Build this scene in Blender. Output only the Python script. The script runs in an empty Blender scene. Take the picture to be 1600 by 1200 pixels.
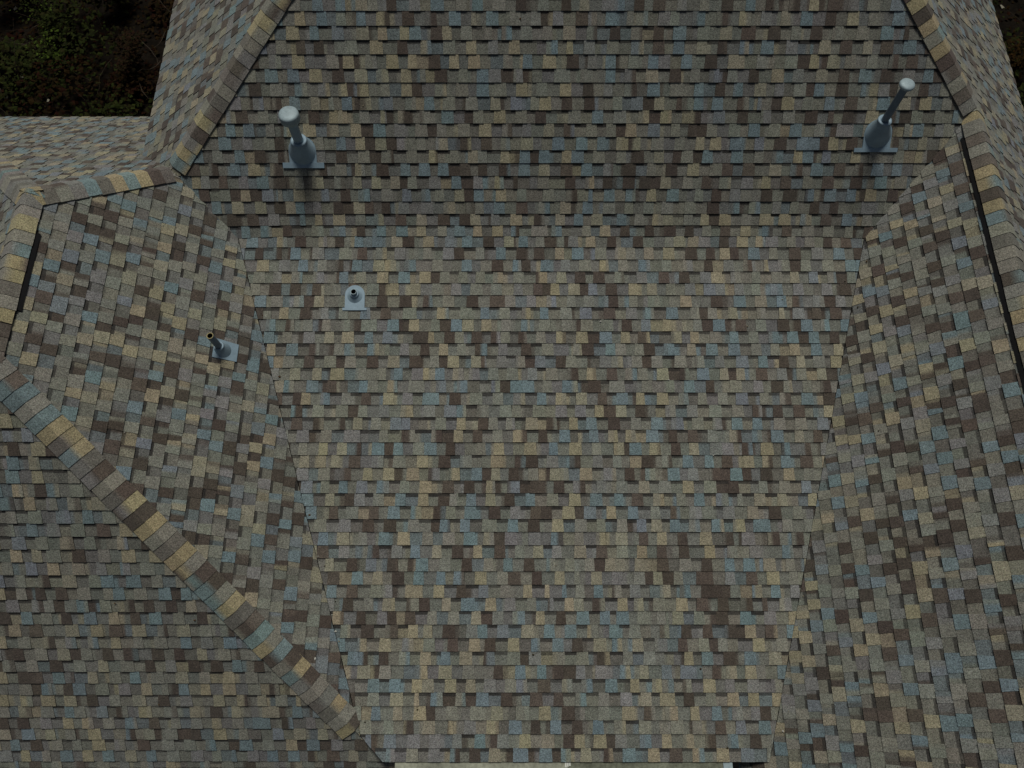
import bpy, math, random
from mathutils import Vector
R = math.radians
scene = bpy.context.scene
col = scene.collection

# ------------------------------------------------------------------ camera, sky, sun, exposure
CAM_Z = 13.0
THETA = R(21.27)
F_PX = 1233.6                       # focal length for a 1600 px wide frame
cam_d = bpy.data.cameras.new('camera')
cam_d.sensor_fit = 'HORIZONTAL'
cam_d.sensor_width = 36.0
cam_d.lens = 36.0 * F_PX / 1600.0
cam_d.clip_start = 0.1
cam_d.clip_end = 3000
cam = bpy.data.objects.new('camera', cam_d)
col.objects.link(cam)
cam.location = (0, 0, CAM_Z)
cam.rotation_euler = (THETA, 0, 0)
scene.camera = cam

SUN_EL = R(67)
SUN_ROT = R(0)
world = bpy.data.worlds.new('World')
scene.world = world
world.use_nodes = True
wn, wl = world.node_tree.nodes, world.node_tree.links
wn.clear()
sky = wn.new('ShaderNodeTexSky')
sky.sky_type = 'NISHITA'
sky.sun_disc = False
sky.sun_elevation = SUN_EL
sky.sun_rotation = SUN_ROT
sky.air_density = 1.0
sky.dust_density = 3.0
sky.ozone_density = 1.0
hsv = wn.new('ShaderNodeHueSaturation')
hsv.inputs['Saturation'].default_value = 0.7     # veiled, overcast sky
bg = wn.new('ShaderNodeBackground')
bg.inputs['Strength'].default_value = 0.05
wo = wn.new('ShaderNodeOutputWorld')
wl.new(sky.outputs[0], hsv.inputs['Color'])
wl.new(hsv.outputs[0], bg.inputs['Color'])
wl.new(bg.outputs[0], wo.inputs['Surface'])

sun_d = bpy.data.lights.new('sun', 'SUN')
sun_d.energy = 4.6
sun_d.angle = R(16)
sun_d.color = (1.0, 0.97, 0.89)
sun = bpy.data.objects.new('sun', sun_d)
col.objects.link(sun)
sun.rotation_euler = (-(math.pi / 2 - SUN_EL), 0, -SUN_ROT)

vs = scene.view_settings
vs.view_transform = 'Standard'
vs.look = 'None'
vs.exposure = -1.32
vs.gamma = 1.0
vs.use_curve_mapping = False

# ------------------------------------------------------------------ helpers
def put(name, me, mat=None, parent=None, loc=(0, 0, 0)):
    """link a mesh (or an Empty when me is None) at a world position"""
    o = bpy.data.objects.new(name, me)
    col.objects.link(o)
    loc = Vector(loc)
    o['_w'] = tuple(loc)
    if parent is not None:
        o.parent = parent
        o.location = loc - Vector(parent['_w'])
    else:
        o.location = loc
    if mat is not None:
        me.materials.append(mat)
    return o

def tag(o, label=None, cat=None, group=None, kind=None):
    if label: o['label'] = label
    if cat: o['category'] = cat
    if group: o['group'] = group
    if kind: o['kind'] = kind
    return o

class MB:
    """collects world-space faces with a colour per vertex"""
    def __init__(self):
        self.v, self.f, self.c = [], [], []
    def face(self, pts, cols=None):
        n = len(self.v)
        self.v += [tuple(p) for p in pts]
        self.f.append(tuple(range(n, n + len(pts))))
        if cols is None: cols = [(1, 1, 1)] * len(pts)
        self.c += cols
    def grid(self, rings, close=True, cols=None):
        """skin a list of rings"""
        n0 = len(self.v)
        m = len(rings[0])
        for r in rings:
            self.v += [tuple(p) for p in r]
            self.c += [(1, 1, 1)] * m
        for i in range(len(rings) - 1):
            for j in range(m if close else m - 1):
                a = n0 + i * m + j
                b = n0 + i * m + (j + 1) % m
                self.f.append((a, b, b + m, a + m))
    def cap(self, ring, flip=False):
        r = list(ring)
        if flip: r.reverse()
        self.face(r)
    def box(self, x0, x1, y0, y1, z0, z1):
        P = [(x, y, z) for z in (z0, z1) for y in (y0, y1) for x in (x0, x1)]
        for q in ((0, 2, 3, 1), (4, 5, 7, 6), (0, 1, 5, 4), (2, 6, 7, 3), (0, 4, 6, 2), (1, 3, 7, 5)):
            self.face([P[i] for i in q])
    def add(self, other):
        n = len(self.v)
        self.v += other.v
        self.c += other.c
        self.f += [tuple(i + n for i in f) for f in other.f]
    def mesh(self, name, origin=(0, 0, 0), smooth=False):
        me = bpy.data.meshes.new(name)
        ox, oy, oz = origin
        me.from_pydata([(x - ox, y - oy, z - oz) for x, y, z in self.v], [], self.f)
        a = me.color_attributes.new('Col', 'FLOAT_COLOR', 'POINT')
        flat = []
        for c in self.c: flat += [c[0], c[1], c[2], 1.0]
        a.data.foreach_set('color', flat)
        if smooth: me.shade_smooth()
        me.update()
        return me

def build(mb, name, mat, parent=None, loc=None, smooth=False):
    if loc is None:
        loc = parent['_w'] if parent is not None else (0, 0, 0)
    return put(name, mb.mesh(name, loc, smooth), mat, parent, loc)

# ------------------------------------------------------------------ materials
def new_mat(name, rough=0.9, spec=0.2, metal=0.0):
    m = bpy.data.materials.new(name)
    m.use_nodes = True
    b = m.node_tree.nodes['Principled BSDF']
    b.inputs['Roughness'].default_value = rough
    b.inputs['Specular IOR Level'].default_value = spec
    b.inputs['Metallic'].default_value = metal
    return m, m.node_tree.nodes, m.node_tree.links, b

def noise(n, l, scale, detail=2.0, rough=0.6, vec=None):
    t = n.new('ShaderNodeTexNoise')
    t.inputs['Scale'].default_value = scale
    t.inputs['Detail'].default_value = detail
    t.inputs['Roughness'].default_value = rough
    l.new(vec, t.inputs['Vector'])
    return t.outputs['Fac']

def maprange(n, l, src, a, b, lo, hi):
    r = n.new('ShaderNodeMapRange')
    r.inputs['From Min'].default_value = a
    r.inputs['From Max'].default_value = b
    r.inputs['To Min'].default_value = lo
    r.inputs['To Max'].default_value = hi
    l.new(src, r.inputs['Value'])
    return r.outputs['Result']

def mul_val(n, l, colr, val):
    m = n.new('ShaderNodeVectorMath')
    m.operation = 'SCALE'
    l.new(colr, m.inputs[0])
    l.new(val, m.inputs['Scale'])
    return m.outputs[0]

def math_node(n, l, op, a, b):
    m = n.new('ShaderNodeMath')
    m.operation = op
    l.new(a, m.inputs[0])
    if isinstance(b, (int, float)): m.inputs[1].default_value = b
    else: l.new(b, m.inputs[1])
    return m.outputs[0]

def shingle_material():
    m, n, l, b = new_mat('mineral_granules', 0.93, 0.25)
    geo = n.new('ShaderNodeNewGeometry').outputs['Position']
    at = n.new('ShaderNodeAttribute')
    at.attribute_name = 'Col'
    g1 = maprange(n, l, noise(n, l, 105, 1.0, 0.7, geo), 0.28, 0.72, 0.44, 1.56)
    g2 = maprange(n, l, noise(n, l, 52, 1.0, 0.5, geo), 0.3, 0.7, 0.84, 1.16)
    g3 = maprange(n, l, noise(n, l, 1.1, 4.0, 0.6, geo), 0.3, 0.7, 0.94, 1.06)
    g4 = maprange(n, l, noise(n, l, 11, 2.0, 0.6, geo), 0.3, 0.7, 0.90, 1.10)
    k = math_node(n, l, 'MULTIPLY', math_node(n, l, 'MULTIPLY', g1, g2), math_node(n, l, 'MULTIPLY', g3, g4))
    c = mul_val(n, l, at.outputs['Color'], k)
    # stray granules of other colours
    nz = n.new('ShaderNodeTexNoise')
    nz.inputs['Scale'].default_value = 70
    l.new(geo, nz.inputs['Vector'])
    hs = n.new('ShaderNodeMix')
    hs.data_type = 'RGBA'
    hs.blend_type = 'OVERLAY'
    hs.inputs['Factor'].default_value = 0.08
    l.new(c, hs.inputs['A'])
    l.new(nz.outputs['Color'], hs.inputs['B'])
    l.new(hs.outputs['Result'], b.inputs['Base Color'])
    bp = n.new('ShaderNodeBump')
    b.inputs['Sheen Weight'].default_value = 0.10
    b.inputs['Sheen Roughness'].default_value = 0.6
    bp.inputs['Strength'].default_value = 0.35
    bp.inputs['Distance'].default_value = 0.004
    l.new(noise(n, l, 160, 2, 0.6, geo), bp.inputs['Height'])
    l.new(bp.outputs[0], b.inputs['Normal'])
    return m

def plain(name, rgb, rough=0.8, spec=0.3, metal=0.0, var=0.15, scale=6.0, bump=0.0):
    m, n, l, b = new_mat(name, rough, spec, metal)
    geo = n.new('ShaderNodeNewGeometry').outputs['Position']
    f = math_node(n, l, 'MULTIPLY',
                  maprange(n, l, noise(n, l, scale, 4, 0.65, geo), 0.3, 0.7, 1 - var, 1 + var),
                  maprange(n, l, noise(n, l, scale * 9, 2, 0.6, geo), 0.3, 0.7, 1 - var * 0.6, 1 + var * 0.6))
    c = n.new('ShaderNodeRGB')
    c.outputs[0].default_value = (*rgb, 1)
    l.new(mul_val(n, l, c.outputs[0], f), b.inputs['Base Color'])
    if bump:
        bp = n.new('ShaderNodeBump')
        bp.inputs['Strength'].default_value = bump
        bp.inputs['Distance'].default_value = 0.02
        l.new(noise(n, l, scale * 6, 4, 0.6, geo), bp.inputs['Height'])
        l.new(bp.outputs[0], b.inputs['Normal'])
    return m

def attr_mat(name, rough=0.7, spec=0.25):
    m, n, l, b = new_mat(name, rough, spec)
    at = n.new('ShaderNodeAttribute')
    at.attribute_name = 'Col'
    geo = n.new('ShaderNodeNewGeometry').outputs['Position']
    l.new(mul_val(n, l, at.outputs['Color'], maprange(n, l, noise(n, l, 25, 2, 0.6, geo), 0.3, 0.7, 0.75, 1.25)),
          b.inputs['Base Color'])
    return m

M_SH = shingle_material()
M_FELT = plain('roofing_felt', (0.03, 0.03, 0.03), 0.95, 0.1)
M_VENT = plain('painted_flashing', (0.27, 0.375, 0.45), 0.5, 0.4, 0.1, 0.10, 9)
M_CAP = plain('weathered_cap', (0.33, 0.42, 0.45), 0.55, 0.4, 0.1, 0.18, 14)
M_DARKPIPE = plain('dark_pipe', (0.15, 0.205, 0.26), 0.5, 0.4, 0.0, 0.15, 9)
M_BOOT = plain('boot_metal', (0.28, 0.385, 0.455), 0.5, 0.4, 0.1, 0.12, 9)
M_STEEL = plain('weathered_steel', (0.15, 0.20, 0.225), 0.5, 0.4, 0.2, 0.15, 9)
M_BLACK = plain('pipe_inside', (0.012, 0.012, 0.013), 0.9, 0.1)
M_PVC = plain('pvc_rim', (0.42, 0.36, 0.17), 0.6, 0.3, 0.0, 0.2, 40)
M_PLASTIC = plain('black_plastic', (0.006, 0.006, 0.007), 0.7, 0.2)
M_GUTTER = plain('gutter_metal', (0.30, 0.31, 0.24), 0.7, 0.3, 0.0, 0.35, 3)
M_MOSSY = plain('mossy_guard', (0.17, 0.18, 0.135), 0.9, 0.2, 0.0, 0.4, 4)
M_WHITE = plain('white_bracket', (0.75, 0.78, 0.72), 0.5, 0.3)
M_FASCIA = plain('fascia_board', (0.10, 0.075, 0.055), 0.8, 0.2, 0.0, 0.2, 4)
M_WALL = plain('wall_stucco', (0.34, 0.30, 0.24), 0.9, 0.2, 0.0, 0.12, 3, 0.3)
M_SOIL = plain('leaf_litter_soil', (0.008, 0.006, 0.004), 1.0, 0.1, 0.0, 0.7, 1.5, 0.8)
M_LEAF = attr_mat('leaf', 0.9, 0.04)
M_BARK = plain('bark', (0.045, 0.035, 0.025), 0.95, 0.1, 0.0, 0.4, 12, 0.5)

# ------------------------------------------------------------------ setting: ground
g = MB()
N = 24
for i in range(N):
    for j in range(N):
        def gp(a, b):
            x = math.copysign(abs(a / N * 2 - 1) ** 3, a / N * 2 - 1) * 600
            y = math.copysign(abs(b / N * 2 - 1) ** 3, b / N * 2 - 1) * 600
            return (x, y, 0.0)
        g.face([gp(i, j), gp(i + 1, j), gp(i + 1, j + 1), gp(i, j + 1)])
tag(build(g, 'ground', M_SOIL), kind='structure')

# ------------------------------------------------------------------ the house: roof planes  z = h + gx x + gy y  (camera at z = 0 here)
EXPO = 0.143
PL = {
    'M': (-9.2192, 0.0, 0.2336), 'U': (-12.5526, 0.0, 0.9026),
    'L': (-10.6324, -0.7959, 0.0), 'R': (-12.0449, 0.9586, 0.0),
    'H': (-8.9707, 0.0, 0.7834), 'E': (-2.3893, -0.9111, 0.0),
    'F': (-2.6200, 0.8393, 0.0),
}
def zof(k, x, y):
    h, a, b = PL[k]
    return h + a * x + b * y
def inter(a, b, c):
    from mathutils import Matrix
    A = Matrix([[PL[k][1], PL[k][2], -1.0] for k in (a, b, c)])
    return A.inverted() @ Vector([-PL[k][0] for k in (a, b, c)])

JY = 5.56
JZ = zof('U', 0, JY)
JX = (JZ - PL['L'][0]) / PL['L'][1]
J = Vector((JX, JY, JZ))
PL['W'] = (JZ - 0.86 * JX, 0.86, 0.0)
PL['B'] = (JZ + 0.91 * JY, 0.0, -0.91)
A_ = inter('L', 'U', 'M')
A2 = inter('R', 'U', 'M')
K = inter('E', 'R', 'U')
P = inter('F', 'L', 'B')
Q = inter('F', 'L', 'H')
T = inter('L', 'H', 'M')                      # where the front hip and the left valley meet
RID_Y = 9.0
RZ = zof('U', 0, RID_Y)
UWx = (RZ - PL['W'][0]) / PL['W'][1]
UEx = (RZ - PL['E'][0]) / PL['E'][1]
PL['N'] = (RZ + 0.9 * RID_Y, 0.0, -0.9)
W_EAVE, B_EAVE, E_EAVE = -4.605, 8.70, 7.14
F_EAVE = P.x - (B_EAVE - P.y) * 0.91 / PL['F'][1]
M_EAVE, H_EAVE = -0.7045, -0.775
V1z = zof('W', W_EAVE, 0)
V1y = (V1z - PL['B'][0]) / PL['B'][2]
VBx = (zof('M', 0, M_EAVE) - PL['R'][0]) / PL['R'][1]
FBx = F_EAVE
FBy = B_EAVE
FHx = (zof('H', 0, H_EAVE) - PL['F'][0]) / PL['F'][1]       # foot of the outer front hip
NWy = (PL['N'][0] - zof('W', W_EAVE, 0)) / 0.9
NEy = (PL['N'][0] - zof('E', E_EAVE, 0)) / 0.9
R_END = -4.0

MLx = T.x + (T.y - M_EAVE) * (T.x - Q.x) / (Q.y - T.y) + 0.004
HCx = T.x + (T.y - H_EAVE) * (T.x - Q.x) / (Q.y - T.y)
GX0 = -1.27
REx = VBx - 0.27        # left end of the lower slope's eave
POLY = {
    'M': [(A_.x + 0.012, A_.y), (T.x + 0.012, T.y), (MLx, M_EAVE), (VBx - 0.012, M_EAVE), (A2.x - 0.012, A2.y)],
    'U': [(J.x, J.y), (A_.x, A_.y), (A2.x, A2.y), (K.x, K.y), (UEx, RID_Y), (UWx, RID_Y)],
    'L': [(P.x, P.y), (Q.x, Q.y), (T.x, T.y), (A_.x, A_.y), (J.x, J.y)],
    'R': [(A2.x, A2.y), (VBx, M_EAVE), (VBx, R_END), (K.x, R_END), (K.x, K.y)],
    'H': [(Q.x, Q.y), (FHx, H_EAVE), (HCx, H_EAVE), (T.x, T.y)],
    'H2': [(T.x, T.y), (HCx, H_EAVE), (GX0, H_EAVE), (GX0, M_EAVE)],
    'R2': [(VBx, M_EAVE - 0.004), (REx, M_EAVE - 0.004), (REx, R_END), (VBx, R_END)],
    'B': [(P.x, P.y), (J.x, J.y), (W_EAVE + 0.25, B_EAVE), (FBx, FBy)],
    'W': [(J.x, J.y), (UWx, RID_Y), (W_EAVE, NWy), (W_EAVE, V1y)],
    'E': [(K.x, K.y), (K.x, R_END), (E_EAVE, R_END), (E_EAVE, K.y)],
    'E2': [(K.x, K.y), (E_EAVE, K.y), (E_EAVE, NEy), (UEx, RID_Y)],
    'F': [(P.x, P.y), (FBx, FBy), (F_EAVE, H_EAVE), (FHx, H_EAVE), (Q.x, Q.y)],
    'N': [(UWx, RID_Y), (UEx, RID_Y), (E_EAVE, NEy), (W_EAVE, NWy)],
}
PHASE = {'U': 64.2669 * EXPO, 'M': 34.9343 * EXPO, 'H': 12.7647 * EXPO, 'L': 42.8418 * EXPO, 'R': 37.4293 * EXPO}

class Frame:
    """row coordinates on a slope: s along the courses, u up the slope, h off the deck"""
    def __init__(self, k):
        h, a, b = PL[k]
        self.k = k
        t = math.hypot(a, b)
        self.h0, self.t = h, t
        self.g = (a / t, b / t)
        self.c = 1 / math.sqrt(1 + t * t)
        self.sn = t * self.c
        self.s3 = (self.g[1], -self.g[0])
        self.n = Vector((-self.g[0] * self.sn, -self.g[1] * self.sn, self.c))
    def su(self, x, y):
        return (x * self.s3[0] + y * self.s3[1], (x * self.g[0] + y * self.g[1]) / self.c)
    def p(self, s, u, h=0.0):
        w = u * self.c
        x = self.g[0] * w + self.s3[0] * s
        y = self.g[1] * w + self.s3[1] * s
        lift = 0.0
        if self.k in 'MU':                       # the courses bend over the break between the two pitches
            d = abs((PL['M'][0] - PL['U'][0]) + (PL['M'][2] - PL['U'][2]) * y)
            q = max(0.0, 0.18 - d) / 0.18
            e = max(0.0, min(1.0, (x - A_.x - 0.05) / 0.6, (A2.x - x - 0.05) / 0.6))
            lift = q * q * 0.18 / 4 * e
        return (x + self.n.x * h, y + self.n.y * h, CAM_Z + self.h0 + self.t * w + self.n.z * h + lift)
FR = {k: Frame(k) for k in PL}
PHASE['U'] = A_.y / FR['U'].c            # a course of the steep slope starts on the break

REGIONS = {k: [k] for k in POLY if len(k) == 1}
REGIONS['H'] = ['H', 'H2']
REGIONS['R'] = ['R', 'R2']
REGIONS['E'] = ['E', 'E2']

def ccw(poly):
    a = sum(poly[i][0] * poly[(i + 1) % len(poly)][1] - poly[(i + 1) % len(poly)][0] * poly[i][1] for i in range(len(poly)))
    return poly if a > 0 else poly[::-1]

def clip(poly, region):
    """poly: [(s, u, wall)] wall flag of the edge that starts here; region: ccw convex"""
    m = len(region)
    for i in range(m):
        ax, ay = region[i]
        bx, by = region[(i + 1) % m]
        ex, ey = bx - ax, by - ay
        out = []
        k = len(poly)
        if k == 0: return []
        d = [ex * (q[1] - ay) - ey * (q[0] - ax) for q in poly]
        if min(d) >= 0: continue
        for j in range(k):
            q, r = poly[j], poly[(j + 1) % k]
            dq, dr = d[j], d[(j + 1) % k]
            if dq >= 0:
                if dr >= 0:
                    out.append(q)
                else:
                    f = dq / (dq - dr)
                    out.append(q)
                    out.append((q[0] + (r[0] - q[0]) * f, q[1] + (r[1] - q[1]) * f, True))
            elif dr >= 0:
                f = dq / (dq - dr)
                out.append((q[0] + (r[0] - q[0]) * f, q[1] + (r[1] - q[1]) * f, q[2]))
        poly = out
    return poly if len(poly) >= 3 else []

# granule blends of the shingles; the gap blend has recess shade painted in
NEUTRAL_SHADED = [((0.184, 0.185, 0.157), 28), ((0.172, 0.181, 0.157), 14), ((0.164, 0.165, 0.157), 16), ((0.203, 0.198, 0.160), 13),
           ((0.144, 0.140, 0.121), 10), ((0.148, 0.175, 0.178), 10), ((0.090, 0.074, 0.060), 9), ((0.243, 0.219, 0.155), 3)]
ACCENT = [((0.222, 0.222, 0.185), 18), ((0.212, 0.224, 0.190), 10), ((0.208, 0.210, 0.202), 10), ((0.298, 0.268, 0.184), 14),
          ((0.268, 0.254, 0.190), 11), ((0.164, 0.220, 0.236), 18), ((0.184, 0.208, 0.226), 4), ((0.080, 0.065, 0.053), 18), ((0.108, 0.088, 0.072), 7)]
CAPS = [((0.240, 0.234, 0.194), 24), ((0.212, 0.206, 0.190), 14), ((0.150, 0.142, 0.122), 11), ((0.335, 0.288, 0.172), 24),
        ((0.175, 0.240, 0.240), 11), ((0.096, 0.078, 0.064), 13), ((0.140, 0.120, 0.100), 8)]
def pick(rng, pal=ACCENT):
    w = rng.random() * sum(q[1] for q in pal)
    for c, k in pal:
        w -= k
        if w <= 0: break
    f = rng.uniform(0.91, 1.09)
    return tuple(x * f * rng.uniform(0.97, 1.03) for x in c)
def mixc(a, b, f):
    return tuple(a[i] * (1 - f) + b[i] * f for i in range(3))
BAND = (0.028, 0.026, 0.024)

class Piece:
    __slots__ = ('mb', 'cen', 'area', 'slope')

def proj(p):
    x, y, z = p[0], p[1], p[2] - CAM_Z
    w = y * math.sin(THETA) - z * math.cos(THETA)
    v = y * math.cos(THETA) + z * math.sin(THETA)
    return 800 + F_PX * x / w, 600 - F_PX * v / w, w

def shingle_slope(k, seed):
    rng = random.Random(seed)
    fr = FR[k]
    regs = [ccw([fr.su(*q) for q in POLY[r]]) for r in REGIONS[k]]
    pts_all = [q for r in regs for q in r]
    s0 = min(q[0] for q in pts_all) - 0.1
    s1 = max(q[0] for q in pts_all) + 0.1
    u0 = min(q[1] for q in pts_all)
    u1 = max(q[1] for q in pts_all)
    ph = PHASE.get(k, rng.random() * EXPO) % EXPO
    row = math.floor((u0 - ph) / EXPO) - 1
    pieces = []
    OV = 0.012
    while ph + row * EXPO < u1:
        ub = ph + row * EXPO
        ut = ub + EXPO + OV
        # a course: teeth and gaps alternate
        s = s0 - rng.random() * 0.3
        tooth = rng.random() < 0.5
        joint = s + rng.uniform(0.2, 1.0)
        wob = rng.uniform(-0.0015, 0.0015)
        prev = pick(rng)
        while s < s1:
            w = rng.uniform(0.096, 0.142) if tooth else rng.uniform(0.090, 0.142)
            if rng.random() < 0.025: w *= 1.35
            if rng.random() < 0.02: w *= 0.5
            a, b = s, s + w
            s = b
            fl = rng.uniform(0.001, 0.006) if tooth else -0.002
            pal = ACCENT if tooth else NEUTRAL_SHADED
            c = pick(rng, pal)
            if prev[1] < 0.1 and c[1] < 0.1 and rng.random() < 0.8: c = pick(rng, pal)     # dark drops are spread out
            cl, cr = c, c
            if rng.random() < (0.22 if tooth else 0.36):
                if rng.random() < 0.5: cl = mixc(c, prev if rng.random() < 0.5 else pick(rng), rng.uniform(0.5, 1))
                else: cr = mixc(c, pick(rng), rng.uniform(0.5, 1))
            prev = c
            hb = 0.0160 if tooth else 0.0085
            ht = 0.0045 if tooth else 0.0012
            hb += rng.uniform(-0.0008, 0.0012)
            du = wob + rng.uniform(-0.0010, 0.0010)
            f0 = rng.uniform(0.25, 0.5)
            cols_x = [0.0, f0 - 0.12, f0 + 0.12, 1.0] if cl is not cr else [0.0, 1.0]
            if cl is c: cols_x = [0.0] + [1 - x for x in reversed(cols_x[1:-1])] + [1.0]
            cc = [cl] + ([cl, cr] if len(cols_x) == 4 else []) + [cr]
            nb = [0.0, 1.0]
            if not tooth:
                bh = rng.uniform(0.028, 0.042)
                band = rng.uniform(0.65, 0.95)
                nb = [0.0, 1 - (bh + OV + 0.008) / (EXPO + OV), 1 - (bh + OV) / (EXPO + OV), 1.0]
            pm = MB()
            tot = 0
            def height(u):
                f = (u - ub) / (ut - ub)
                return hb + (ht - hb) * f
            nx = len(cols_x) - 1
            for i in range(nx):
                xl, xr = cols_x[i], cols_x[i + 1]
                sl_b = a - fl + (w + 2 * fl) * xl
                sr_b = a - fl + (w + 2 * fl) * xr
                sl_t = a + fl + (w - 2 * fl) * xl
                sr_t = a + fl + (w - 2 * fl) * xr
                for jn in range(len(nb) - 1):
                    fa, fb = nb[jn], nb[jn + 1]
                    ua, uc = ub + du * (1 - fa) + (ut - ub) * fa, ub + du * (1 - fb) + (ut - ub) * fb
                    q = [(sl_b + (sl_t - sl_b) * fa, ua, jn == 0),
                         (sr_b + (sr_t - sr_b) * fa, ua, i == nx - 1),
                         (sr_b + (sr_t - sr_b) * fb, uc, False),
                         (sl_b + (sl_t - sl_b) * fb, uc, i == 0)]
                    q0 = q
                    for reg in regs:
                        q = clip(q0, reg)
                        if not q: continue
                        pts, cs = [], []
                        for (qs, qu, _) in q:
                            pts.append(fr.p(qs, qu, height(qu)))
                            fx = min(1, max(0, (qs - sl_b) / max(1e-6, sr_b - sl_b)))
                            cv = mixc(cc[i], cc[i + 1], fx)
                            if len(nb) == 4:
                                fv = (qu - ub) / (ut - ub)
                                if fv > nb[2] - 1e-4: cv = mixc(cv, BAND, band)
                            cs.append(cv)
                        pm.face(pts, cs)
                        tot += 1
                        for j2 in range(len(q)):
                            if q[j2][2]:
                                r = q[(j2 + 1) % len(q)]
                                e = (0.016, 0.015, 0.015)
                                pm.face([pts[j2], fr.p(q[j2][0], q[j2][1], -0.001), fr.p(r[0], r[1], -0.001), pts[(j2 + 1) % len(q)]], [e] * 4)
            tooth = not tooth
            if rng.random() < 0.05: tooth = not tooth
            if s > joint:                                   # the next shingle of the course starts here
                joint += rng.uniform(0.85, 1.05)
                s += rng.uniform(0.0015, 0.004)
            if not tot: continue
            pc = Piece()
            pc.mb = pm
            n = len(pm.v)
            pc.cen = (sum(v[0] for v in pm.v) / n, sum(v[1] for v in pm.v) / n, sum(v[2] for v in pm.v) / n)
            ar = 0
            for f in pm.f:
                pr = [proj(pm.v[i]) for i in f]
                ar += abs(sum(pr[i][0] * pr[(i + 1) % len(pr)][1] - pr[(i + 1) % len(pr)][0] * pr[i][1] for i in range(len(pr)))) / 2
            pc.area = ar
            pc.slope = k
            pieces.append(pc)
        row += 1
    return pieces

HB = (0.0, 4.0, 0.0)
house = put('house', None, None, None, HB)
tag(house, 'house with a many-sided multicoloured shingle roof of slopes, hips and valleys', 'house')

SLOPE_LABEL = {
    'M': 'gentle middle slope between the two valleys', 'U': 'steep upper slope with two tall vents',
    'L': 'left wing slope beside the diagonal hip', 'R': 'right wing slope below the long ridge vent',
    'H': 'front hip slope in the lower left corner', 'B': 'far slope behind the left wing seen at a glancing angle',
    'W': 'left side slope beyond the upper hip', 'E': 'right side slope beyond the right ridge',
    'F': 'outer slope of the left wing', 'N': 'back slope'}
slopes = {}
for k in REGIONS:
    fr = FR[k]
    d = MB()
    for rk in REGIONS[k]:
        reg = ccw([fr.su(*q) for q in POLY[rk]])
        top = [fr.p(s, u, -0.002) for s, u in reg]
        bot = [fr.p(s, u, -0.045) for s, u in reg]
        d.face(top)
        d.face(bot[::-1])
        for i in range(len(top)):
            j = (i + 1) % len(top)
            d.face([top[i], bot[i], bot[j], top[j]])
    cx = sum(q[0] for q in POLY[k]) / len(POLY[k])
    cy = sum(q[1] for q in POLY[k]) / len(POLY[k])
    o = build(d, 'roof_slope', M_FELT, house, (cx, cy, CAM_Z + zof(k, cx, cy)))
    tag(o, SLOPE_LABEL[k])
    slopes[k] = o

HIPS = [('L', 'H', T, Q), ('B', 'L', J, P), ('W', 'U', J, Vector((UWx, RID_Y, RZ))),
        ('E', 'U', K, Vector((UEx, RID_Y, RZ))), ('F', 'B', Vector((FBx, FBy, zof('F', FBx, 0))), P),
        ('R', 'E', Vector((K.x, R_END, K.z)), K), ('F', 'L', Q, P),
        ('F', 'H', Vector((FHx, H_EAVE, zof('F', FHx, 0))), Q)]
def near_hip(c):
    for _, _, a, b in HIPS:
        ax, ay, bx, by = a.x, a.y, b.x, b.y
        ex, ey = bx - ax, by - ay
        f = max(0, min(1, ((c[0] - ax) * ex + (c[1] - ay) * ey) / (ex * ex + ey * ey)))
        if math.hypot(c[0] - ax - f * ex, c[1] - ay - f * ey) < 0.26: return True
    return False

allp = []
for i, k in enumerate(('M', 'U', 'L', 'R', 'H', 'B', 'W', 'E', 'F')):
    allp += shingle_slope(k, 100 + i)
VENT_XY = [(-2.376, 5.716), (4.119, 5.85), (-1.83, 4.304), (-3.231, 3.544)]
cand = []
for pc in allp:
    x, y, w = proj(pc.cen)
    if 12 < x < 1588 and 12 < y < 1185 and pc.slope in 'MULRH' and not near_hip(pc.cen) \
            and all(math.hypot(pc.cen[0] - a, pc.cen[1] - b) > 0.35 for a, b in VENT_XY):
        cand.append(pc)
cand.sort(key=lambda q: -q.area)
single = set(id(q) for q in cand[:300])
rest = {}
for pc in allp:
    if id(pc) in single:
        build(pc.mb, 'shingle', M_SH, slopes[pc.slope], pc.cen)
    else:
        rest.setdefault(pc.slope, MB()).add(pc.mb)
for k, mb in rest.items():
    tag(build(mb, 'shingle_courses', M_SH, slopes[k]), kind='stuff')

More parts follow.
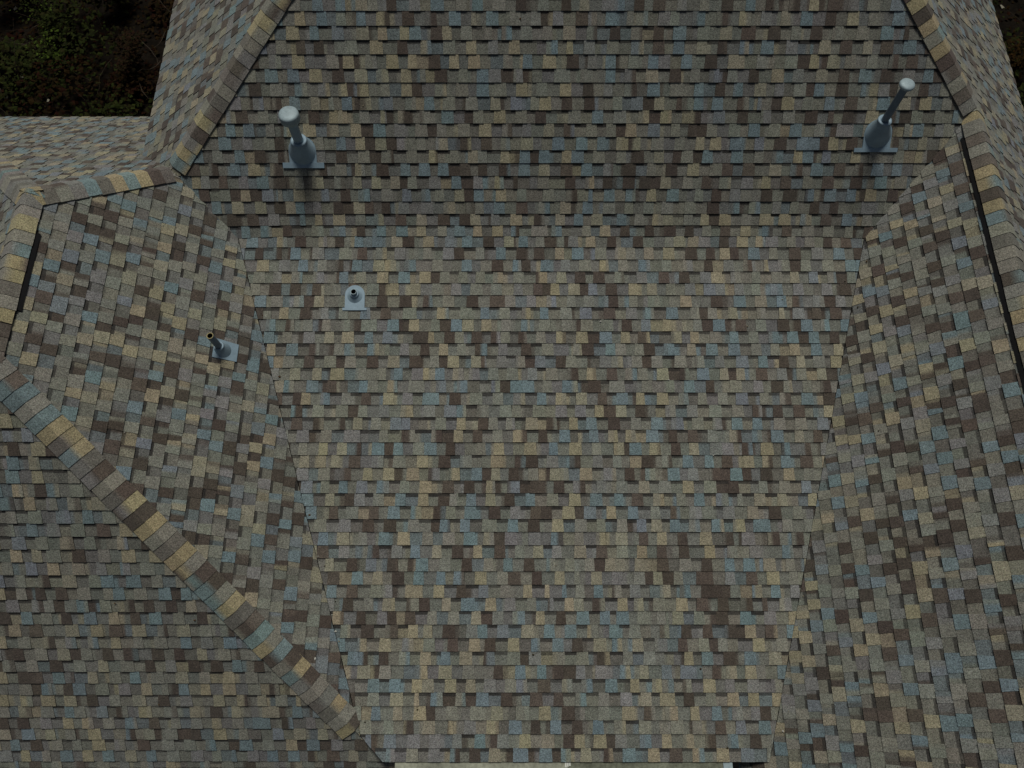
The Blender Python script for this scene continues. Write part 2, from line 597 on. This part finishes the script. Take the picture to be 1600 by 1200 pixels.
# ------------------------------------------------------------------ hip and ridge caps
def cap_line(ka, kb, a, b, seed, name, lift=0.0, flap=0.152, start=0.0, end=0.0, vent=None):
    rng = random.Random(seed)
    a = Vector(a) + Vector((0, 0, CAM_Z))
    b = Vector(b) + Vector((0, 0, CAM_Z))
    d = (b - a).normalized()
    a = a + d * start
    b = b - d * end
    Ln = (b - a).length
    n1, n2 = FR[ka].n, FR[kb].n
    d1 = d.cross(n1).normalized()
    mid_down = -(n1 + n2).normalized()
    if d1.dot(n2) < 0: d1 = -d1
    d2 = d.cross(n2).normalized()
    if d2.dot(n1) < 0: d2 = -d2
    # flap directions must run down their own slope, away from the other one
    if d1.z > 0 and abs(d1.z) > 1e-6: d1 = -d1
    if d2.z > 0 and abs(d2.z) > 1e-6: d2 = -d2
    up = (n1 + n2).normalized()
    base = MB()
    def section(c, h, f1, f2):
        return [c + d1 * f1 + n1 * h, c + d1 * 0.075 + n1 * (h * 1.02 + 0.001), c + d1 * 0.022 + n1 * h, c + up * (h + 0.001),
                c + d2 * 0.022 + n2 * h, c + d2 * 0.075 + n2 * (h * 1.02 + 0.001), c + d2 * f2 + n2 * h]
    s0 = section(a, 0.008, flap - 0.02, flap - 0.02)
    s1 = section(b, 0.008, flap - 0.02, flap - 0.02)
    base.grid([s0, s1], close=False)
    root = build(base, name, M_FELT, house, a)
    if vent:
        v0, v1 = vent
        vb = MB()
        va, vbp = a + d * v0, a + d * v1
        fv = flap + 0.048
        r0 = section(va, 0.023, fv, fv)
        r1 = section(vbp, 0.023, fv, fv)
        l0 = [va + d1 * fv, va + d2 * fv]
        l1 = [vbp + d1 * fv, vbp + d2 * fv]
        vb.grid([[l0[0]] + r0 + [l0[1]], [l1[0]] + r1 + [l1[1]]], close=False)
        vb.face([l0[0]] + r0 + [l0[1]])
        vb.face([l1[0]] + r1 + [l1[1]])
        build(vb, 'ridge_vent', M_PLASTIC, root, va)
    t = -rng.random() * 0.05
    caps = 0
    cp = pick(rng, CAPS)
    while t < Ln - 0.03:
        t1 = min(t + EXPO + 0.035, Ln + 0.01)
        t0 = max(t, 0)
        pm = MB()
        lf = lift
        if vent and not (vent[0] - 0.16 < t < vent[1] - 0.02): lf = 0.0
        jit = rng.uniform(-0.004, 0.004)
        yaw = rng.uniform(-0.003, 0.003)
        hb, ht = 0.031 + lf, 0.023 + lf
        c1 = pick(rng, CAPS)
        while sum(abs(c1[q] - cp[q]) for q in range(3)) < 0.09: c1 = pick(rng, CAPS)
        c2 = c1 if rng.random() < 0.5 else pick(rng, CAPS)
        c3 = c2 if rng.random() < 0.75 else pick(rng, CAPS)
        S0 = section(a + d * t0, hb, flap + jit, flap - jit)
        S1 = section(a + d * t1, ht, flap + jit + yaw, flap - jit - yaw)
        br = rng.choice([2, 3, 3, 4])
        cs = [c1] * br + [mixc(c1, c2, 0.5)] + [c2] * (7 - br)
        cs = cs[:7]
        if c3 is not c2: cs[6] = c3
        for i in range(6):
            pm.face([S0[i], S0[i + 1], S1[i + 1], S1[i]], [cs[i], cs[i + 1], cs[i + 1], cs[i]])
            e = mixc(cs[i], BAND, 0.6)
            dn = n1 if i < 3 else n2
            th = 0.009
            pm.face([S0[i], S0[i] - dn * th, S0[i + 1] - dn * th, S0[i + 1]], [e] * 4)
        for i, dn in ((0, n1), (6, n2)):
            e = mixc(cs[i], BAND, 0.35)
            th = 0.018 if lf else 0.034
            pm.face([S0[i], S1[i], S1[i] - dn * th, S0[i] - dn * th], [e] * 4)
        build(pm, 'cap_shingle', M_SH, root, (S0[3] + S1[3]) / 2)
        cp = c2
        t += EXPO + rng.uniform(-0.004, 0.004)
    return root

cap_line('L', 'H', T, Q, 11, 'hip', start=0.10)
cap_line('B', 'L', J, P, 12, 'hip', start=0.03)
cap_line('W', 'U', J, Vector((UWx, RID_Y, RZ)), 13, 'hip', start=0.05)
cap_line('E', 'U', K, Vector((UEx, RID_Y, RZ)), 14, 'hip', start=0.02)
cap_line('F', 'B', Vector((FBx, FBy, zof('F', FBx, 0))), P, 15, 'hip')
cap_line('R', 'E', Vector((K.x, R_END, K.z)), K + Vector((0, 0.1, 0)), 16, 'ridge', lift=0.008, vent=(0.0, K.y - R_END - 0.30))
LR = P.y - Q.y
cap_line('F', 'L', Q, P + Vector((0, 0.05, 0)), 17, 'ridge', lift=0.008, vent=(0.56, LR - 0.40))

# ------------------------------------------------------------------ eaves, gutter, walls
def fascia(pts, name='fascia', drop=0.17, th=0.025, out=(0, 0)):
    """board under an eave between two 3d points"""
    m = MB()
    (x0, y0, z0), (x1, y1, z1) = pts
    ox, oy = out
    a, b = Vector((x0, y0, z0 + CAM_Z - 0.055)), Vector((x1, y1, z1 + CAM_Z - 0.055))
    o = Vector((ox, oy, 0)) * th
    i0 = Vector((ox, oy, 0)) * -0.02
    a, b = a + i0, b + i0
    dn = Vector((0, 0, -drop))
    q = [a, b, b + dn, a + dn]
    r = [p - o for p in q]
    m.face(q)
    m.face(r[::-1])
    for i in range(4):
        j = (i + 1) % 4
        m.face([q[i], r[i], r[j], q[j]])
    return build(m, name, M_FASCIA, house, (a + b) / 2)
fascia([(MLx, M_EAVE, zof('M', 0, M_EAVE)), (VBx, M_EAVE, zof('M', 0, M_EAVE))], out=(0, -1))
fascia([(FHx, H_EAVE, zof('H', 0, H_EAVE)), (GX0, H_EAVE, zof('H', 0, H_EAVE))], out=(0, -1))
fascia([(REx, R_END, zof('R', REx, 0)), (REx, M_EAVE - 0.16, zof('R', REx, 0))], out=(-1, 0))
fascia([(E_EAVE, R_END, zof('E', E_EAVE, 0)), (E_EAVE, NEy, zof('E', E_EAVE, 0))], out=(1, 0))
fascia([(W_EAVE, V1y, zof('W', W_EAVE, 0)), (W_EAVE, NWy, zof('W', W_EAVE, 0))], out=(-1, 0))
fascia([(F_EAVE, B_EAVE, zof('B', 0, B_EAVE)), (W_EAVE + 0.25, B_EAVE, zof('B', 0, B_EAVE))], out=(0, 1))

ez = CAM_Z + zof('M', 0, M_EAVE)
gx0, gx1 = GX0 + 0.008, REx - 0.02 - 0.12
gm = MB()
sec = [(0.0, -0.015), (0.0, -0.13), (-0.075, -0.13), (-0.115, -0.075), (-0.115, -0.02), (-0.105, -0.02), (-0.105, -0.07), (-0.07, -0.12), (-0.008, -0.12), (-0.008, -0.015)]
ra = [(gx0, M_EAVE - 0.012 + y, ez + z) for y, z in sec]
rb = [(gx1, M_EAVE - 0.012 + y, ez + z) for y, z in sec]
gm.grid([ra, rb], close=True)
gutter = build(gm, 'gutter', M_GUTTER, house, ((gx0 + gx1) / 2, M_EAVE - 0.06, ez - 0.08))
m = MB()
m.box(gx0 + 0.003, 0.60, M_EAVE - 0.118, M_EAVE - 0.006, ez - 0.018, ez - 0.012)
build(m, 'leaf_guard', M_GUTTER, gutter)
m = MB()
m.box(0.603, gx1 - 0.10, M_EAVE - 0.118, M_EAVE - 0.006, ez - 0.018, ez - 0.0125)
tag(build(m, 'leaf_guard', M_MOSSY, gutter), 'darker mossy length of the leaf guard')
m = MB()
m.box(gx1 - 0.095, gx1 + 0.004, M_EAVE - 0.13, M_EAVE - 0.008, ez - 0.14, ez - 0.008)
build(m, 'gutter_end_box', M_CAP, gutter)
m = MB()
hx = 0.57
for dx in (0, 0.022, 0.044):
    m.box(hx + dx, hx + dx + 0.016, M_EAVE - 0.055 + dx * 0.3, M_EAVE - 0.008, ez - 0.011, ez - 0.007)
build(m, 'gutter_strap', M_WHITE, gutter)

def wall(poly, z0, z1):
    for i in range(len(poly)):
        (x0, y0), (x1, y1) = poly[i], poly[(i + 1) % len(poly)]
        m = MB()
        dx, dy = x1 - x0, y1 - y0
        ln = math.hypot(dx, dy)
        nx, ny = -dy / ln * 0.15, dx / ln * 0.15
        q = [(x0, y0), (x1, y1), (x1 + nx, y1 + ny), (x0 + nx, y0 + ny)]
        lo = [(x, y, z0) for x, y in q]
        hi = [(x, y, z1) for x, y in q]
        m.face(lo[::-1])
        m.face(hi)
        for a in range(4):
            b = (a + 1) % 4
            m.face([lo[a], lo[b], hi[b], hi[a]])
        build(m, 'wall', M_WALL, house, ((x0 + x1) / 2, (y0 + y1) / 2, z0))
wall([(-7.4, -0.38), (3.1, -0.38), (3.1, -3.8), (6.75, -3.8), (6.75, 12.4), (-4.3, 12.4), (-4.3, 7.9), (-7.4, 7.9)], 0.0, 3.15)

# ------------------------------------------------------------------ roof vents
def ring(c, r, n=28, ax1=(1, 0, 0), ax2=(0, 1, 0), ph=0.0):
    c, a1, a2 = Vector(c), Vector(ax1), Vector(ax2)
    return [c + a1 * (r * math.cos(2 * math.pi * i / n + ph)) + a2 * (r * math.sin(2 * math.pi * i / n + ph)) for i in range(n)]

def slab(fr, s, u, pts, h0, h1):
    m = MB()
    lo = [fr.p(s + a, u + b, h0) for a, b in pts]
    hi = [fr.p(s + a, u + b, h1) for a, b in pts]
    m.face(hi)
    m.face(lo[::-1])
    for i in range(len(pts)):
        j = (i + 1) % len(pts)
        m.face([hi[i], lo[i], lo[j], hi[j]])
    return m

def roof_vent(name, k, x, y, label, plate, flange, cone_r, collar_r, collar_h, pipe_r, pipe_h, capd=None, hollow=False,
              lean=(0, 0), off=(0, 0), pipe_mat=None, rim=None, rot=0.0, plate_h=0.020):
    fr = FR[k]
    s, u = fr.su(x, y)
    z0 = CAM_Z + zof(k, x, y)
    root = put(name, None, None, None, (x, y, z0))
    tag(root, label, 'roof vent', 'vent pipes standing on the roof')
    ca, sa = math.cos(rot), math.sin(rot)
    plate = [(a * ca - b * sa, a * sa + b * ca) for a, b in plate]
    build(slab(fr, s, u, plate, 0.0, plate_h), 'flashing_plate', M_VENT, root)
    if flange:
        build(slab(fr, s, u, flange, 0.0, plate_h + 0.003), 'flange', M_VENT, root)
    # boot: from a circle on the slope to a level circle at the collar
    n = 32
    s3 = Vector((fr.s3[0], fr.s3[1], 0))
    u3 = Vector((fr.g[0] * fr.c, fr.g[1] * fr.c, fr.sn))
    lv = Vector((fr.g[0], fr.g[1], 0))
    c0 = Vector(fr.p(s, u, plate_h - 0.002))
    c1 = Vector((x + off[0], y + off[1], z0 + collar_h))
    rings = []
    for i in range(9):
        f = i / 8
        ff = f ** 1.0
        bul = -0.05 * math.sin(math.pi * f)
        a1, a2 = s3, (u3 * (1 - f) + lv * f).normalized()
        r = (cone_r + (collar_r - cone_r) * f) * (1 + bul)
        rings.append(ring(c0 + (c1 - c0) * ff, r, n, a1, a2))
    mb = MB()
    mb.grid(rings)
    boot = build(mb, 'boot', M_BOOT, root, smooth=True)
    mb = MB()
    cr = collar_r
    prof = [(cr + 0.004, -0.006), (cr + 0.008, 0.004), (cr + 0.004, 0.014), (cr - 0.012, 0.017), (pipe_r + 0.001, 0.010)]
    mb.grid([ring(c1 + Vector((0, 0, h)), r, n) for r, h in prof])
    build(mb, 'collar', M_VENT, root, smooth=True)
    top = Vector((x + off[0] + lean[0], y + off[1] + lean[1], z0 + pipe_h))
    mb = MB()
    lo = c1 - Vector((0, 0, 0.05))
    mb.grid([ring(lo, pipe_r, n), ring(top, pipe_r, n)])
    pm = pipe_mat or M_VENT
    if hollow:
        ri = pipe_r * 0.78
        pobj = build(mb, 'pipe', pm, root)
        mb = MB()
        mb.grid([ring(top, pipe_r, n), ring(top + Vector((0, 0, 0.004)), (pipe_r + ri) / 2, n), ring(top, ri, n)])
        build(mb, 'rim', rim or M_CAP, pobj, smooth=True)
        mb = MB()
        dn = (lo - top) * 0.6
        mb.grid([ring(top, ri, n), ring(top + dn, ri, n)])
        mb.cap(ring(top + dn, ri, n))
        build(mb, 'bore', M_BLACK, pobj)
    else:
        build(mb, 'pipe', pm, root, smooth=True)
    if capd:
        r, hh = capd
        prof = [(pipe_r * 0.9, -hh), (r * 0.93, -hh), (r, -hh + 0.012), (r, -0.018), (r * 0.95, -0.005), (r * 0.82, 0.003), (r * 0.5, 0.008), (0.001, 0.010)]
        mb = MB()
        mb.grid([ring(top + Vector((0, 0, h)), q, n) for q, h in prof])
        build(mb, 'rain_cap', M_CAP, root, smooth=True)
    return root

def arch(w, u0, u1, n=10):
    return [(-w, u0), (w, u0), (w, u1 - w)] + [(w * math.cos(math.pi * i / n), u1 - w + w * math.sin(math.pi * i / n)) for i in range(1, n)] + [(-w, u1 - w)]

roof_vent('roof_vent', 'U', -2.376, 5.716, 'grey vent pipe with a wide drum cap, upper left of the roof',
          arch(0.155, -0.165, 0.165), [(-0.235, -0.185), (0.235, -0.185), (0.235, -0.125), (-0.235, -0.125)], 0.155, 0.085, 0.18, 0.054, 0.63, (0.108, 0.11), pipe_mat=M_BOOT)
roof_vent('roof_vent', 'U', 4.119, 5.85, 'tallest thin dark vent pipe with a small flat cap, upper right of the roof',
          arch(0.155, -0.175, 0.165), [(-0.245, -0.19), (0.245, -0.19), (0.245, -0.145), (-0.245, -0.145)], 0.152, 0.070, 0.23, 0.040, 0.80, (0.080, 0.035),
          lean=(-0.01, 0.0), off=(-0.02, 0), pipe_mat=M_DARKPIPE)
roof_vent('roof_vent', 'M', -1.83, 4.30, 'short open vent pipe on a round-topped grey flashing, on the middle slope',
          arch(0.115, -0.165, 0.125), [(-0.14, -0.175), (0.14, -0.175), (0.14, -0.145), (-0.14, -0.145)], 0.092, 0.046, 0.055, 0.036, 0.11, None, hollow=True)
roof_vent('roof_vent', 'L', -3.231, 3.544, 'leaning-looking open vent pipe with a yellowish rim, on the left wing slope',
          [(-0.105, -0.17), (0.105, -0.17), (0.115, 0.10), (-0.115, 0.10)], None, 0.098, 0.050, 0.10, 0.037, 0.38, None, hollow=True, pipe_mat=M_DARKPIPE, rim=M_PVC, rot=0.0)

# ------------------------------------------------------------------ crumbs and specks lying on the shingles
rng = random.Random(77)
db = MB()
for kk, cnt in (('M', 26), ('U', 8), ('L', 12), ('R', 16), ('H', 8)):
    fr = FR[kk]
    xs = [q[0] for q in POLY[kk]]
    ys = [q[1] for q in POLY[kk]]
    reg = ccw([fr.su(*q) for q in POLY[kk]])
    for _ in range(cnt):
        x, y = rng.uniform(min(xs), max(xs)), rng.uniform(min(ys), max(ys))
        if kk in 'MR' and rng.random() < 0.5:                 # gathers in the right and left valleys
            f = rng.random()
            a, b = ((A_, T) if kk == 'M' else (A2, Vector((VBx, M_EAVE, 0))))
            x, y = a.x + (b.x - a.x) * f + rng.uniform(0.02, 0.10), a.y + (b.y - a.y) * f
        sp, up_ = fr.su(x, y)
        sz = rng.uniform(0.006, 0.016)
        if len(clip([(sp - sz, up_ - sz, False), (sp + sz, up_ - sz, False), (sp + sz, up_ + sz, False), (sp - sz, up_ + sz, False)], reg)) != 4: continue
        c = rng.choice([(0.55, 0.55, 0.50), (0.30, 0.26, 0.18), (0.10, 0.06, 0.03), (0.06, 0.05, 0.03)])
        n = 6
        h = 0.021
        rim_ = [fr.p(sp + sz * rng.uniform(0.6, 1.2) * math.cos(i * math.pi / 3), up_ + sz * rng.uniform(0.4, 1.0) * math.sin(i * math.pi / 3), h - 0.006) for i in range(n)]
        tp = fr.p(sp, up_, h + 0.004)
        for i in range(n):
            db.face([rim_[i], rim_[(i + 1) % n], tp], [c, c, c])
tag(build(db, 'roof_debris', M_LEAF), 'tiny pale specks and leaf crumbs scattered on the shingles', 'debris', kind='stuff')

# ------------------------------------------------------------------ undergrowth beyond the eaves
def leaf(mb, p, size, rng, c):
    th = rng.uniform(0, 2 * math.pi)
    tilt = rng.uniform(-0.9, 0.9)
    d = Vector((math.cos(th), math.sin(th), 0.5 * tilt)).normalized()
    sd = Vector((-math.sin(th), math.cos(th), rng.uniform(-0.8, 0.8))).normalized()
    n = d.cross(sd)
    p = Vector(p)
    w = size * rng.uniform(0.5, 0.8)
    mid = p + d * size * 0.45 - n * size * 0.10
    mb.face([p, mid + sd * w * 0.6, p + d * size, mid - sd * w * 0.6], [c, c, mixc(c, (0.05, 0.05, 0.01), 0.2), c])

def twig(mb, pts, r0, r1):
    rings = []
    for i, q in enumerate(pts):
        f = i / (len(pts) - 1)
        rings.append(ring(q, r0 + (r1 - r0) * f, 5))
    mb.grid(rings)

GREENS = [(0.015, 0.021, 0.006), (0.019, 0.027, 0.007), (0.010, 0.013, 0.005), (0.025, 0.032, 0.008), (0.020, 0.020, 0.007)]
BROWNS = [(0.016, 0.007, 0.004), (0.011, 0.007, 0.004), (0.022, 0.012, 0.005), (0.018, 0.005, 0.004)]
rng = random.Random(5)
und = MB()
AREAS = [(-17, -5.2, 9.2, 19, 26000), (7.6, 15, 7, 19, 12000), (-17, -9.4, -2, 8.6, 6000)]
for (x0, x1, y0, y1, cnt) in AREAS:
    clumps = [(rng.uniform(x0, x1), rng.uniform(y0, y1), rng.uniform(0.35, 1.0), rng.uniform(0.2, 1.1), rng.random()) for _ in range(70)]
    for _ in range(cnt):
        if rng.random() < 0.72:
            cxx, cyy, rr, hh, q = rng.choice(clumps)
            x, y = cxx + rng.gauss(0, rr * 0.5), cyy + rng.gauss(0, rr * 0.5)
            dd = math.hypot(x - cxx, y - cyy) / rr
            z = max(0.02, hh * (1 - 0.6 * dd * dd) * rng.uniform(0.5, 1.1))
            c = rng.choice(GREENS) if q < 0.8 else rng.choice(BROWNS)
        else:
            x, y, z = rng.uniform(x0, x1), rng.uniform(y0, y1), rng.uniform(0.01, 0.06)
            c = rng.choice(BROWNS)
            if rng.random() < 0.012: c = (0.30, 0.28, 0.22)
        if -9.0 < x < 7.0 and y < 8.8: continue
        if x > -4.5 and x < 7.0: continue
        leaf(und, (x, y, z), rng.uniform(0.05, 0.15), rng, c)
tag(build(und, 'undergrowth', M_LEAF), 'dark tangled undergrowth and fallen leaves beyond the eaves', 'undergrowth', kind='stuff')

tw = MB()
for _ in range(260):
    x, y = (rng.uniform(-15, -5.4), rng.uniform(8.8, 18)) if rng.random() < 0.7 else (rng.uniform(8, 14), rng.uniform(7, 18))
    q = Vector((x, y, rng.uniform(0, 0.3)))
    d = Vector((rng.gauss(0, 1), rng.gauss(0, 1), rng.uniform(0.1, 1.2))).normalized()
    pts = [q]
    for i in range(5):
        d = (d + Vector((rng.gauss(0, 0.25), rng.gauss(0, 0.25), rng.gauss(0, 0.2)))).normalized()
        q = q + d * rng.uniform(0.12, 0.3)
        pts.append(q)
    twig(tw, pts, 0.010, 0.003)
tag(build(tw, 'twigs', M_BARK), 'thin bare twigs tangled in the undergrowth', 'twigs', kind='stuff')

def shrub(x, y, h, rad, label, palette, seed, size=0.07, cnt=900, name='shrub'):
    rng = random.Random(seed)
    root = put(name, None, None, None, (x, y, 0))
    tag(root, label, 'shrub', 'shrubs beyond the eaves')
    st, fo = MB(), MB()
    for b in range(9):
        a = rng.uniform(0, 2 * math.pi)
        rr = rad * rng.uniform(0.3, 1.0)
        tip = Vector((x + rr * math.cos(a), y + rr * math.sin(a), h * rng.uniform(0.6, 1.0)))
        bs = Vector((x + rng.gauss(0, 0.03), y + rng.gauss(0, 0.03), 0))
        pts = []
        for i in range(6):
            f = i / 5
            pts.append(Vector((bs.x + (tip.x - bs.x) * f ** 1.4, bs.y + (tip.y - bs.y) * f ** 1.4, tip.z * f)) + Vector((rng.gauss(0, 0.02), rng.gauss(0, 0.02), 0)))
        twig(st, pts, 0.014, 0.004)
        for _ in range(cnt // 9):
            f = rng.uniform(0.35, 1.0)
            i = min(4, int(f * 5))
            q = pts[i] + (pts[i + 1] - pts[i]) * (f * 5 - i)
            q = q + Vector((rng.gauss(0, 0.09), rng.gauss(0, 0.09), rng.gauss(0, 0.07)))
            leaf(fo, q, rng.uniform(0.6, 1.3) * size, rng, rng.choice(palette))
    build(st, 'stem', M_BARK, root)
    build(fo, 'foliage', M_LEAF, root)

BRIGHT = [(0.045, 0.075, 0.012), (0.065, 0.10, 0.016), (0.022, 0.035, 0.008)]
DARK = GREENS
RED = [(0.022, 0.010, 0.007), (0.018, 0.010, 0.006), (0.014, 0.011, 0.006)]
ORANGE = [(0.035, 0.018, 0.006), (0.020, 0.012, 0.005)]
shrub(-9.3, 12.05, 1.0, 0.30, 'small bright yellow-green shrub in the dark undergrowth, nearest the left eave', BRIGHT, 1, 0.06, 260)
shrub(-9.9, 13.2, 1.2, 0.35, 'light green shrub farther back from the left eave', BRIGHT[1:] + DARK, 2, 0.06, 300)
shrub(-10.6, 14.0, 1.3, 0.6, 'dark green shrub in the far left corner', DARK, 3, 0.08, 900)
shrub(-8.4, 13.9, 1.1, 0.55, 'dark green shrub at the top edge left of the roof', DARK, 4, 0.08, 900)
shrub(-7.9, 12.0, 0.9, 0.5, 'reddish brown shrub beside the left side eave', RED, 6, 0.07, 700)
shrub(10.3, 11.9, 1.0, 0.5, 'orange brown shrub beyond the right eave', ORANGE, 7, 0.07, 600)
